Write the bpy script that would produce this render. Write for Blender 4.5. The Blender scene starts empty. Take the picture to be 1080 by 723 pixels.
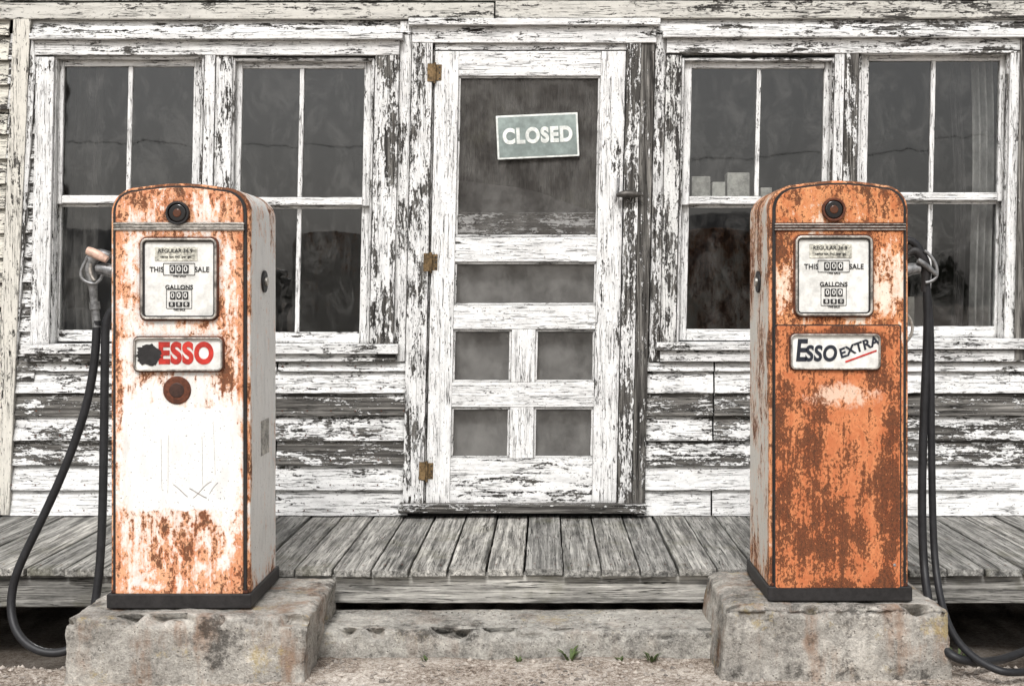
import bpy, math, random
from mathutils import Vector, noise as mn
random.seed(7)
F=1311.0; CX=576.0; CY=312.0; CZ=1.25
scene=bpy.context.scene
COL=scene.collection

def P(px,py,D): return Vector(((px-CX)*D/F, D, CZ-(py-CY)*D/F))
def lean(px,py): return px-0.021*(py-60)

# ---------------------------------------------------------------- node helpers
def newmat(name):
    m=bpy.data.materials.new(name); m.use_nodes=True
    nt=m.node_tree; nt.nodes.clear()
    out=nt.nodes.new('ShaderNodeOutputMaterial')
    bs=nt.nodes.new('ShaderNodeBsdfPrincipled')
    nt.links.new(bs.outputs[0],out.inputs[0])
    return m,nt,bs,out
def N(nt,typ,ins=None,**kw):
    nd=nt.nodes.new(typ)
    for k,v in kw.items(): setattr(nd,k,v)
    for k,v in (ins or {}).items():
        s=nd.inputs[k]
        if isinstance(v,bpy.types.NodeSocket): nt.links.new(v,s)
        else: s.default_value=v
    return nd
def M(nt,op,a,b=None,c=None,clamp=False):
    d={0:a}
    if b is not None: d[1]=b
    if c is not None: d[2]=c
    return N(nt,'ShaderNodeMath',d,operation=op,use_clamp=clamp).outputs[0]
def MIX(nt,f,a,b,mode='MIX'):
    def c(v): return v if isinstance(v,bpy.types.NodeSocket) else (tuple(v)+(1,) if len(v)==3 else v)
    return N(nt,'ShaderNodeMix',{0:f,6:c(a),7:c(b)},data_type='RGBA',blend_type=mode).outputs[2]
def RAMP(nt,f,stops,interp='LINEAR'):
    nd=N(nt,'ShaderNodeValToRGB',{0:f}); cr=nd.color_ramp; cr.interpolation=interp
    while len(cr.elements)<len(stops): cr.elements.new(0.5)
    for e,(p,c) in zip(cr.elements,stops):
        e.position=p
        if isinstance(c,(int,float)): c=(c,c,c)
        e.color=tuple(c)+(1,) if len(c)==3 else c
    return nd.outputs[0]
def SS(nt,v,a,b):
    return N(nt,'ShaderNodeMapRange',{0:v,1:a,2:b,3:0.0,4:1.0},interpolation_type='SMOOTHSTEP',clamp=True).outputs[0]
def NOISE(nt,vec,scale,detail=5,rough=.6,dist=0):
    return N(nt,'ShaderNodeTexNoise',{'Vector':vec,'Scale':scale,'Detail':detail,'Roughness':rough,'Distortion':dist}).outputs[0]
def SC(nt,vec,s):
    return N(nt,'ShaderNodeVectorMath',{0:vec,1:s},operation='MULTIPLY').outputs[0]
def VADD(nt,a,b): return N(nt,'ShaderNodeVectorMath',{0:a,1:b},operation='ADD').outputs[0]
def coords(nt,rnd=True):
    tc=N(nt,'ShaderNodeTexCoord').outputs['Object']
    if not rnd: return tc
    r=N(nt,'ShaderNodeObjectInfo').outputs['Random']
    cv=N(nt,'ShaderNodeCombineXYZ',{0:M(nt,'MULTIPLY',r,37.0),1:M(nt,'MULTIPLY',r,91.0),2:M(nt,'MULTIPLY',r,53.0)}).outputs[0]
    return VADD(nt,tc,cv)

_cache={}
def paintwood(axis,wear,tint=(.80,.79,.76),woodk=1.0):
    key=(axis,round(wear,2),tint,woodk)
    if key in _cache: return _cache[key]
    m,nt,bs,out=newmat('peeling_paint_%s_%02d'%(axis,int(wear*100)))
    v=coords(nt)
    def ax(a,b): return {'h':(a,b,b),'v':(b,b,a),'y':(b,a,b)}[axis]
    grain=NOISE(nt,SC(nt,v,ax(2.5,75)),1,6,.7,.3)
    patch=NOISE(nt,SC(nt,v,ax(4.5,17)),1,4,.62,.4)
    fine=NOISE(nt,SC(nt,v,ax(26,95)),1,5,.7,.5)
    speck=NOISE(nt,SC(nt,v,ax(90,190)),1,3,.6)
    val=M(nt,'ADD',M(nt,'MULTIPLY',patch,.36),M(nt,'ADD',M(nt,'MULTIPLY',fine,.31),M(nt,'ADD',M(nt,'MULTIPLY',grain,.20),M(nt,'MULTIPLY',speck,.13))))
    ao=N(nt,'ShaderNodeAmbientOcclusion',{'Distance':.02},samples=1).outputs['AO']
    edge=M(nt,'MULTIPLY',M(nt,'SUBTRACT',1.0,ao),.11)  # creases lose more paint; occlusion also paints shade into the gaps
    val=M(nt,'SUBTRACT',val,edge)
    t=.475+(wear-.5)*.26
    mask=SS(nt,val,t-.006,t+.006)
    flake_shade=SS(nt,val,t-.035,t-.003)
    wood=RAMP(nt,grain,[(.30,tuple(x*woodk for x in(.012,.011,.010))),(.46,tuple(x*woodk for x in(.070,.065,.059))),(.58,tuple(x*woodk for x in(.20,.19,.173))),(.72,tuple(x*woodk for x in(.42,.395,.365)))])
    wood=MIX(nt,M(nt,'MULTIPLY',flake_shade,.6),wood,(.02,.018,.016))  # dark band beside each flake: the paint layer's shadow, put into the wood colour
    crk=NOISE(nt,SC(nt,v,ax(4.5,120)),1,3,.55,.2)
    crack=M(nt,'SUBTRACT',1.0,SS(nt,M(nt,'ABSOLUTE',M(nt,'SUBTRACT',crk,.43)),.004,.020))
    brk=SS(nt,NOISE(nt,SC(nt,v,ax(6,16)),1,3,.6),.40,.53)
    crack=M(nt,'MULTIPLY',crack,brk)
    dirt=NOISE(nt,SC(nt,v,ax(7,30)),1,7,.8)
    pc=MIX(nt,M(nt,'MULTIPLY',SS(nt,dirt,.44,.70),.55),tint,tuple(x*.45 for x in tint))
    pc=MIX(nt,M(nt,'MULTIPLY',SS(nt,NOISE(nt,v,7,4,.6),.55,.75),.18),pc,(.50,.46,.40))
    hl=NOISE(nt,SC(nt,v,ax(60,130)),1,2,.5,.8)
    hair=M(nt,'SUBTRACT',1.0,SS(nt,M(nt,'ABSOLUTE',M(nt,'SUBTRACT',hl,.5)),.0,.016))
    pc=MIX(nt,M(nt,'MULTIPLY',hair,M(nt,'MULTIPLY',brk,.45)),pc,(.12,.11,.10))
    pc=MIX(nt,M(nt,'MULTIPLY',crack,.9),pc,(.03,.027,.025))
    sp=M(nt,'SUBTRACT',1.0,SS(nt,NOISE(nt,SC(nt,v,ax(55,110)),1,4,.7),.34,.39))
    pc=MIX(nt,M(nt,'MULTIPLY',sp,.85),pc,(.06,.052,.045))
    wood=MIX(nt,M(nt,'MULTIPLY',crack,.8),wood,(.008,.007,.006))
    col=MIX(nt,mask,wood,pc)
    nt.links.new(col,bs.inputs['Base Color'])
    bs.inputs['Roughness'].default_value=.75
    bs.inputs['Specular IOR Level'].default_value=.2
    h=M(nt,'ADD',mask,M(nt,'ADD',M(nt,'MULTIPLY',grain,.8),M(nt,'MULTIPLY',crack,-1.2)))
    b=N(nt,'ShaderNodeBump',{'Strength':.9,'Distance':.003,'Height':h}).outputs[0]
    nt.links.new(b,bs.inputs['Normal'])
    _cache[key]=m; return m

def greywood(axis,k=1.0,tint=(1,.98,.93)):
    key=('g',axis,k,tint)
    if key in _cache: return _cache[key]
    m,nt,bs,out=newmat('weathered_wood')
    v=coords(nt)
    def ax(a,b): return {'h':(a,b,b),'v':(b,b,a),'y':(b,a,b)}[axis]
    g=NOISE(nt,SC(nt,v,ax(2,60)),1,7,.7,.4)
    g2=NOISE(nt,SC(nt,v,ax(6,22)),1,5,.7)
    val=M(nt,'ADD',M(nt,'MULTIPLY',g,.65),M(nt,'MULTIPLY',g2,.35))
    c=RAMP(nt,val,[(.34,tuple(.015*k*x for x in tint)),(.43,tuple(.09*k*x for x in tint)),(.52,tuple(.23*k*x for x in tint)),(.64,tuple(.44*k*x for x in tint))])
    crk=NOISE(nt,SC(nt,v,ax(2.5,90)),1,3,.55,.3)
    crack=M(nt,'SUBTRACT',1.0,SS(nt,M(nt,'ABSOLUTE',M(nt,'SUBTRACT',crk,.5)),.003,.02))
    crack=M(nt,'MULTIPLY',crack,SS(nt,g2,.42,.56))
    r=N(nt,'ShaderNodeObjectInfo').outputs['Random']
    c=MIX(nt,1.0,c,N(nt,'ShaderNodeCombineColor',{0:M(nt,'MULTIPLY_ADD',r,.55,.72),1:M(nt,'MULTIPLY_ADD',r,.53,.72),2:M(nt,'MULTIPLY_ADD',r,.50,.71)}).outputs[0],'MULTIPLY')
    c=MIX(nt,M(nt,'MULTIPLY',SS(nt,NOISE(nt,v,5,5,.7),.52,.7),.35),c,(.12,.115,.06))
    c=MIX(nt,crack,c,(.008,.008,.007))
    nt.links.new(c,bs.inputs['Base Color']); bs.inputs['Roughness'].default_value=.8
    bs.inputs['Specular IOR Level'].default_value=.2
    h=M(nt,'SUBTRACT',val,crack)
    nt.links.new(N(nt,'ShaderNodeBump',{'Strength':.8,'Distance':.004,'Height':h}).outputs[0],bs.inputs['Normal'])
    _cache[key]=m; return m

def simple(name,col,rough=.6,metal=0,nscale=40,var=.35,bump=.2,spec=.4):
    m,nt,bs,out=newmat(name)
    v=coords(nt)
    n=NOISE(nt,v,nscale,5,.65)
    n2=NOISE(nt,v,nscale*.2,4,.6)
    f=M(nt,'MULTIPLY',M(nt,'ADD',n,n2),.5)
    c=MIX(nt,SS(nt,f,.35,.65),tuple(x*(1-var) for x in col),tuple(min(1,x*(1+var*.6)) for x in col))
    nt.links.new(c,bs.inputs['Base Color'])
    bs.inputs['Roughness'].default_value=rough; bs.inputs['Metallic'].default_value=metal
    bs.inputs['Specular IOR Level'].default_value=spec
    if bump: nt.links.new(N(nt,'ShaderNodeBump',{'Strength':bump,'Distance':.002,'Height':n}).outputs[0],bs.inputs['Normal'])
    return m

def rustpaint(name,zst,paint=(.80,.77,.71),edge=.0,patch=None,dark=.35,seed=0.,orange=(.62,.22,.085),orange2=(.80,.42,.22),smudge=None,darkzones=(),sideedge=0):
    m,nt,bs,out=newmat(name)
    tc=coords(nt,False)
    v=VADD(nt,tc,(seed,seed*1.7,seed*.6))
    sep=N(nt,'ShaderNodeSeparateXYZ',{0:tc}); X,Y,Z=sep.outputs
    am=RAMP(nt,M(nt,'DIVIDE',Z,1.42),[(z/1.42,a) for z,a in zst])
    big=NOISE(nt,SC(nt,v,(8,8,5)),1,4,.6,.6)
    med=NOISE(nt,SC(nt,v,(28,28,17)),1,5,.7,.8)
    fine=NOISE(nt,SC(nt,v,(120,120,80)),1,5,.75)
    streak=NOISE(nt,SC(nt,v,(60,60,3)),1,4,.6,.3)
    val=M(nt,'ADD',M(nt,'MULTIPLY',big,.36),M(nt,'ADD',M(nt,'MULTIPLY',med,.30),M(nt,'ADD',M(nt,'MULTIPLY',fine,.18),M(nt,'MULTIPLY',streak,.16))))
    ex=M(nt,'MULTIPLY',SS(nt,M(nt,'ABSOLUTE',X),.165,.225),edge)
    amt=M(nt,'ADD',am,ex)
    if sideedge:
        amt=M(nt,'ADD',amt,M(nt,'MULTIPLY',M(nt,'SUBTRACT',1.0,SS(nt,Y,.0,.05)),sideedge))
    thr=M(nt,'MULTIPLY_ADD',amt,-.30,.65)
    d=M(nt,'SUBTRACT',val,thr)
    if patch:
        x0,x1,z0,z1=patch
        jit=M(nt,'MULTIPLY',M(nt,'SUBTRACT',med,.5),.06)
        px=M(nt,'MINIMUM',M(nt,'SUBTRACT',X,x0),M(nt,'SUBTRACT',x1,X))
        pz=M(nt,'MINIMUM',M(nt,'SUBTRACT',Z,z0),M(nt,'SUBTRACT',z1,Z))
        pm=SS(nt,M(nt,'ADD',M(nt,'MINIMUM',px,pz),jit),-.001,.003)
        d=M(nt,'SUBTRACT',d,M(nt,'MULTIPLY',pm,.16))
    stain=SS(nt,d,-.055,.0)
    rust=SS(nt,d,-.006,.018)
    dz=M(nt,'MULTIPLY',M(nt,'SUBTRACT',big,.5),.50)
    for (cx_,cz_,rx,rz,a_) in darkzones:
        q=M(nt,'ADD',M(nt,'POWER',M(nt,'ABSOLUTE',M(nt,'DIVIDE',M(nt,'SUBTRACT',X,cx_),rx)),2.),M(nt,'POWER',M(nt,'ABSOLUTE',M(nt,'DIVIDE',M(nt,'SUBTRACT',Z,cz_),rz)),2.))
        dz=M(nt,'ADD',dz,M(nt,'MULTIPLY',M(nt,'SUBTRACT',1.0,SS(nt,q,.0,1.0)),a_))
    dv_=M(nt,'ADD',M(nt,'MULTIPLY',d,.55),M(nt,'ADD',dz,M(nt,'ADD',M(nt,'MULTIPLY',M(nt,'SUBTRACT',fine,.5),.75),M(nt,'ADD',M(nt,'MULTIPLY',M(nt,'SUBTRACT',med,.5),.45),M(nt,'MULTIPLY',M(nt,'SUBTRACT',streak,.5),.25)))))
    deep=SS(nt,dv_,.17-dark*.20,.215-dark*.20)
    deep=M(nt,'MULTIPLY',deep,rust)
    pn=MIX(nt,M(nt,'MULTIPLY',SS(nt,NOISE(nt,SC(nt,v,(30,30,8)),1,5,.7),.45,.75),.45),paint,tuple(x*.6 for x in paint))
    if patch: pn=MIX(nt,pm,pn,MIX(nt,SS(nt,NOISE(nt,SC(nt,v,(20,20,9)),1,5,.7),.45,.7),(.80,.80,.78),(.71,.70,.68)))
    c=MIX(nt,M(nt,'MULTIPLY',stain,.50),pn,orange2)
    oc=MIX(nt,SS(nt,med,.35,.62),orange,orange2)
    c=MIX(nt,M(nt,'MULTIPLY',rust,.95),c,oc)
    if smudge:
        cx_,cz_,rx,rz=smudge
        q=M(nt,'ADD',M(nt,'POWER',M(nt,'ABSOLUTE',M(nt,'DIVIDE',M(nt,'SUBTRACT',X,cx_),rx)),2.),M(nt,'POWER',M(nt,'ABSOLUTE',M(nt,'DIVIDE',M(nt,'SUBTRACT',Z,cz_),rz)),2.))
        q=M(nt,'ADD',q,M(nt,'MULTIPLY',M(nt,'SUBTRACT',med,.5),7.))
        q=M(nt,'ADD',q,M(nt,'MULTIPLY',M(nt,'SUBTRACT',fine,.5),3.))
        sm=M(nt,'SUBTRACT',1.0,SS(nt,q,-.2,1.5))
        c=MIX(nt,M(nt,'MULTIPLY',sm,.70),c,(.82,.66,.52))
        deep=M(nt,'MULTIPLY',deep,M(nt,'SUBTRACT',1.0,M(nt,'MULTIPLY',sm,.8)))
    dc=MIX(nt,SS(nt,fine,.4,.6),(.022,.011,.008),(.15,.045,.018))
    c=MIX(nt,M(nt,'MULTIPLY',deep,.90),c,dc)
    sp=M(nt,'SUBTRACT',1.0,SS(nt,NOISE(nt,v,150,3,.6),.30,.35))
    c=MIX(nt,M(nt,'MULTIPLY',sp,.85),c,(.06,.03,.02))
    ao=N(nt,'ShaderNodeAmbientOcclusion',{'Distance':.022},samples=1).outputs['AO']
    c=MIX(nt,M(nt,'MULTIPLY',M(nt,'SUBTRACT',1.0,ao),M(nt,'MULTIPLY_ADD',med,1.6,.2),clamp=True),c,(.09,.035,.016))  # occlusion tints creases rust brown, painting contact shade in with the rust
    nt.links.new(c,bs.inputs['Base Color'])
    nt.links.new(M(nt,'MULTIPLY_ADD',rust,.35,.42),bs.inputs['Roughness'])
    bs.inputs['Specular IOR Level'].default_value=.3
    h=M(nt,'ADD',M(nt,'MULTIPLY',rust,-.6),M(nt,'ADD',M(nt,'MULTIPLY',M(nt,'MULTIPLY',fine,rust),.8),M(nt,'MULTIPLY',deep,-.6)))
    nt.links.new(N(nt,'ShaderNodeBump',{'Strength':.8,'Distance':.0025,'Height':h}).outputs[0],bs.inputs['Normal'])
    return m

# ---------------------------------------------------------------- object helpers
def empty(name,loc=(0,0,0)):
    e=bpy.data.objects.new(name,None); COL.objects.link(e); e.location=loc; return e
def mkobj(name,verts,faces,mat=None,parent=None,bevel=0,seg=2,smooth=False,ang=35):
    me=bpy.data.meshes.new(name); me.from_pydata([tuple(v) for v in verts],[],faces); me.update()
    o=bpy.data.objects.new(name,me); COL.objects.link(o)
    if parent: o.parent=parent
    if mat: me.materials.append(mat)
    import bmesh
    bm=bmesh.new(); bm.from_mesh(me); bmesh.ops.recalc_face_normals(bm,faces=bm.faces); bm.to_mesh(me); bm.free()
    if smooth:
        for p in me.polygons: p.use_smooth=True
        me.set_sharp_from_angle(angle=math.radians(ang))
    if bevel:
        b=o.modifiers.new('b','BEVEL'); b.width=bevel; b.segments=seg; b.limit_method='ANGLE'; b.angle_limit=math.radians(50)
        if smooth: b.harden_normals=True
    return o
def board(name,a,b,c,d,th,mat,parent,jit=.0012,bevel=.0018,back=None):
    a,b,c,d=map(Vector,(a,b,c,d))
    horiz=((b-a).length>=(d-a).length)
    L=(b-a).length if horiz else (d-a).length
    n=max(1,min(60,int(L/.035)))
    sd=random.random()*100
    vs=[];fs=[]
    for i in range(n+1):
        t=i/n
        if horiz: p=a.lerp(b,t); q=d.lerp(c,t); w=Vector((0,0,1))
        else: p=a.lerp(d,t); q=b.lerp(c,t); w=Vector((-1,0,0))
        if 0<i<n:
            j1=mn.noise(Vector((t*L*14,sd,0)))*jit+mn.noise(Vector((t*L*45,sd,3)))*jit*.7
            j2=mn.noise(Vector((t*L*14,sd,9)))*jit+mn.noise(Vector((t*L*45,sd,7)))*jit*.7
        else: j1=j2=0
        yb=mn.noise(Vector((t*L*1.5,sd,5)))*jit*1.5
        p=p+w*j1+Vector((0,yb,0)); q=q+w*j2+Vector((0,yb,0))
        y=Vector((0,th,0))
        vs+=[p,q,q+y,p+y]
    for i in range(n):
        k=4*i
        for e in range(4):
            f=(e+1)%4
            fs.append((k+e,k+f,k+4+f,k+4+e))
    fs.append((0,3,2,1)); k=4*n; fs.append((k,k+1,k+2,k+3))
    return mkobj(name,vs,fs,mat,parent,bevel=bevel,seg=1)
def rb(name,x0,y0,x1,y1,D,th,mat,parent,ln=True,**k):
    Lf=lean if ln else (lambda x,y:x)
    return board(name,P(Lf(x0,y0),y0,D),P(Lf(x1,y0),y0,D),P(Lf(x1,y1),y1,D),P(Lf(x0,y1),y1,D),th,mat,parent,**k)
def outline(w,h,r,crown=0,z0=0,rb_=0,n=8):
    pts=[]
    hw=w/2
    def arc(cx,cz,a0,a1,rr):
        for i in range(n+1):
            a=math.radians(a0+(a1-a0)*i/n); pts.append((cx+rr*math.cos(a),cz+rr*math.sin(a)))
    if rb_>0: arc(-hw+rb_,z0+rb_,270,180,rb_)
    else: pts.append((-hw,z0))
    arc(-hw+r,z0+h-r-crown,180,90,r)
    if crown:
        for i in range(1,8):
            t=i/8; x=(-hw+r)+(w-2*r)*t
            pts.append((x,z0+h-crown+crown*math.sin(math.pi*t)))
    arc(hw-r,z0+h-r-crown,90,0,r)
    if rb_>0: arc(hw-rb_,z0+rb_,0,-90,rb_)
    else: pts.append((hw,z0))
    return pts
def extr(name,pts,y0,y1,mat,parent,bevel=0,seg=2,off=(0,0)):
    n=len(pts)
    vs=[(x+off[0],y0,z+off[1]) for x,z in pts]+[(x+off[0],y1,z+off[1]) for x,z in pts]
    fs=[tuple(range(n)),tuple(range(2*n-1,n-1,-1))]
    for i in range(n): fs.append((i,(i+1)%n,n+(i+1)%n,n+i))
    return mkobj(name,vs,fs,mat,parent,bevel=bevel,seg=seg,smooth=True)
def ring(name,w,h,r,t,y0,y1,mat,parent,off=(0,0),bevel=.002):
    o=outline(w,h,r,z0=-h/2,rb_=r); i=outline(w-2*t,h-2*t,max(r-t,.002),z0=-h/2+t,rb_=max(r-t,.002))
    n=len(o); vs=[];fs=[]
    for y in(y0,y1):
        vs+=[(x+off[0],y,z+off[1]) for x,z in o]+[(x+off[0],y,z+off[1]) for x,z in i]
    for k in range(n):
        k2=(k+1)%n
        fs+=[(k,k2,n+k2,n+k),(2*n+k,2*n+k2,3*n+k2,3*n+k),(k,k2,2*n+k2,2*n+k),(n+k,n+k2,3*n+k2,3*n+k)]
    return mkobj(name,vs,fs,mat,parent,bevel=bevel,seg=2,smooth=True)
def text(name,body,loc,size,mat,parent,ext=.0008,off=0,shear=0,sx=1,rot=0,spc=1.0):
    cu=bpy.data.curves.new(name,'FONT'); cu.body=body; cu.size=size; cu.extrude=ext; cu.offset=off; cu.shear=shear
    cu.align_x='CENTER'; cu.align_y='CENTER'; cu.space_character=spc
    o=bpy.data.objects.new(name,cu); COL.objects.link(o); o.parent=parent
    o.location=loc; o.rotation_euler=(math.pi/2,-rot,0); o.scale=(sx,1,1)
    cu.materials.append(mat); return o
def tube(name,pts,rad,mat,parent,radii=None,res=6):
    cu=bpy.data.curves.new(name,'CURVE'); cu.dimensions='3D'; cu.bevel_depth=rad; cu.bevel_resolution=res; cu.use_fill_caps=True
    s=cu.splines.new('NURBS'); s.points.add(len(pts)-1)
    for i,(p,q) in enumerate(zip(s.points,pts)):
        p.co=(q[0],q[1],q[2],1); p.radius=radii[i] if radii else 1
    s.use_endpoint_u=True; s.order_u=min(4,len(pts)); s.resolution_u=10
    o=bpy.data.objects.new(name,cu); COL.objects.link(o); o.parent=parent; cu.materials.append(mat); return o
def disc(name,loc,r,th,mat,parent,axis='y',n=32,bevel=.002):
    vs=[];fs=[]
    for s in(0,1):
        for i in range(n):
            a=2*math.pi*i/n
            if axis=='y': vs.append((loc[0]+r*math.cos(a),loc[1]+s*th,loc[2]+r*math.sin(a)))
            else: vs.append((loc[0]+s*th,loc[1]+r*math.cos(a),loc[2]+r*math.sin(a)))
    fs=[tuple(range(n)),tuple(range(2*n-1,n-1,-1))]+[(i,(i+1)%n,n+(i+1)%n,n+i) for i in range(n)]
    return mkobj(name,vs,fs,mat,parent,bevel=bevel,seg=2,smooth=True)
def abox(name,x0,x1,y0,y1,z0,z1,mat,parent,bevel=.002):
    vs=[(x,y,z) for x in(x0,x1) for y in(y0,y1) for z in(z0,z1)]
    fs=[(0,1,3,2),(4,6,7,5),(0,4,5,1),(2,3,7,6),(0,2,6,4),(1,5,7,3)]
    return mkobj(name,vs,fs,mat,parent,bevel=bevel,seg=1)

# ---------------------------------------------------------------- materials
chrome=simple('pitted_chrome',(.46,.43,.39),.40,.75,90,.7,.4)
blackrub=simple('black_rubber',(.018,.018,.02),.5,0,60,.4,.3)
blackpt=simple('black_paint',(.02,.018,.018),.55,0,60,.5,.3)
rustdark=simple('dark_rust',(.11,.035,.017),.8,0,70,.7,.6)
hinge_m=simple('rusty_hinge',(.17,.11,.05),.7,.2,90,.9,.5)
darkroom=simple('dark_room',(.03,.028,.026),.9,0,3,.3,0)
whitesign=simple('enamel_white',(.76,.75,.71),.35,0,30,.30,.05)
redp=simple('red_paint',(.50,.035,.025),.4,0,60,.35,0)
navy=simple('navy_paint',(.02,.024,.035),.4,0,60,.2,0)
ink=simple('black_ink',(.02,.02,.02),.5,0,60,.2,0)
greysteel=simple('grey_metal',(.26,.26,.26),.45,.6,60,.6,.3)
lens_m=simple('dark_lens',(.010,.008,.008),.12,0,20,.4,0,.6)
amber=simple('amber_lens',(.10,.03,.01),.15,0,20,.5,0,.6)
signgreen=simple('sign_grey_green',(.27,.32,.30),.5,0,25,.35,.05)
signwhite=simple('sign_letters',(.74,.76,.72),.5,0,60,.3,0)
grip=simple('nozzle_grip',(.62,.42,.33),.5,.1,60,.4,.2)
curt=simple('curtain_cloth',(.30,.295,.285),.9,0,12,.5,.1)
curtd=simple('dark_curtain_cloth',(.09,.085,.08),.9,0,12,.4,.1)

def glassmat():
    m,nt,bs,out=newmat('old_window_glass'); nt.nodes.remove(bs)
    v=coords(nt)
    h=NOISE(nt,SC(nt,v,(3,3,2)),1,3,.5)
    bmp=N(nt,'ShaderNodeBump',{'Strength':.05,'Distance':.02,'Height':h}).outputs[0]
    gl=N(nt,'ShaderNodeBsdfGlossy',{'Color':(1,1,1,1),'Roughness':.02,'Normal':bmp})
    tr=N(nt,'ShaderNodeBsdfTransparent',{'Color':(.80,.81,.80,1)})
    df=N(nt,'ShaderNodeBsdfDiffuse',{'Color':(.45,.44,.42,1)})
    fr=N(nt,'ShaderNodeFresnel',{'IOR':1.75,'Normal':bmp}).outputs[0]
    m1=N(nt,'ShaderNodeMixShader',{0:fr,1:tr.outputs[0],2:gl.outputs[0]})
    d=M(nt,'MULTIPLY_ADD',SS(nt,NOISE(nt,SC(nt,v,(1.4,1,.8)),6,8,.8,.8),.44,.68),.085,.001)
    m2=N(nt,'ShaderNodeMixShader',{0:d,1:m1.outputs[0],2:df.outputs[0]})
    nt.links.new(m2.outputs[0],out.inputs[0]); return m
glass=glassmat()
def screenmat():
    m,nt,bs,out=newmat('insect_screen'); nt.nodes.remove(bs)
    v=coords(nt)
    tr=N(nt,'ShaderNodeBsdfTransparent',{'Color':(1,1,1,1)})
    n=NOISE(nt,SC(nt,v,(10,10,7)),1,7,.75)
    df=N(nt,'ShaderNodeBsdfDiffuse',{'Color':MIX(nt,SS(nt,n,.35,.65),(.075,.069,.063),(.19,.182,.17))})
    w1=N(nt,'ShaderNodeTexWave',{'Vector':v,'Scale':70.,'Distortion':.6},bands_direction='X').outputs[1]
    w2=N(nt,'ShaderNodeTexWave',{'Vector':v,'Scale':70.,'Distortion':.6},bands_direction='Z').outputs[1]
    f=M(nt,'MULTIPLY_ADD',M(nt,'MAXIMUM',w1,w2),.60,.06)
    mx=N(nt,'ShaderNodeMixShader',{0:f,1:tr.outputs[0],2:df.outputs[0]})
    nt.links.new(mx.outputs[0],out.inputs[0]); return m
screen=screenmat()

# ================================================================ HOUSE
house=empty('wooden_house')
WD=5.70
PW=(.81,.805,.79)
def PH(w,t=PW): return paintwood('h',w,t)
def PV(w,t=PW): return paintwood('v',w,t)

def clap(x0,x1,yt,yb,wear,tint=PW,ln=True,dy=0):
    wear=round(wear*20)/20
    Lf=lean if ln else (lambda a,b:a)
    a=P(Lf(x0,yt),yt-3,WD); b=P(Lf(x1,yt),yt-3,WD); c=P(Lf(x1,yb),yb,WD); d=P(Lf(x0,yb),yb,WD)
    a.y=b.y=WD+.006+dy; c.y=d.y=WD-.019+dy
    return board('clapboard',a,b,c,d,.012,PH(wear,tint),house,jit=.0026,bevel=.0015)

rows=[(380,391,.46),(391,414,.46),(414,438,.82),(438,464,.58),(464,490,.70),(490,516,.30),(516,543,.20)]
for yt,yb,w in rows:
    cut=random.choice([150,300,330]) 
    clap(14,cut-.8,yt,yb,w+random.uniform(-.08,.08)); clap(cut+.8,440,yt,yb,min(.92,w+random.uniform(-.05,.12)))
    cut=random.choice([760,965,985])
    w2=w-.06
    clap(682,cut-.8,yt,yb,w2+random.uniform(-.08,.08)); clap(cut+.8,1110,yt,yb,w2+random.uniform(-.08,.12))
    clap(1112,1500,yt,yb,w2); 
yy=-40
while yy<543:
    clap(-420,10,yy,yy+26,.46 if yy<300 else .55,(.70,.67,.59)); yy+=26
yy=38
while yy<378:
    clap(8,44,yy,yy+25.5,.5,PW,dy=.004); yy+=26
clap(28,436,20,37,.46); clap(690,1110,14,36,.48); clap(1112,1500,14,36,.4)
def hb(x0,x1,yt,yb,D,th,w,tint=PW): return rb('trim_board',x0,yt,x1,yb,D,th,PH(w,tint),house)
hb(-420,520,3,20,WD-.03,.03,.40,(.62,.60,.55)); hb(521.5,1500,1,19,WD-.03,.03,.44,(.62,.60,.55))
hb(-420,700,-24,1,WD-.018,.02,.52,(.58,.55,.50)); hb(702,1500,-26,-1,WD-.018,.02,.52,(.58,.55,.50))
yy=-176
while yy<-26:
    clap(-420,1500,yy,yy+25.5,.45); yy+=25
board('corner_board',P(14,20,WD-.03),P(32,20,WD-.03),P(9,543,WD-.03),P(-8,543,WD-.03),.03,PV(.38,(.70,.67,.60)),house)
board('corner_board',P(33,36,WD-.022),P(40,36,WD-.022),P(17,382,WD-.022),P(11,382,WD-.022),.03,PV(.5),house)

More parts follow.
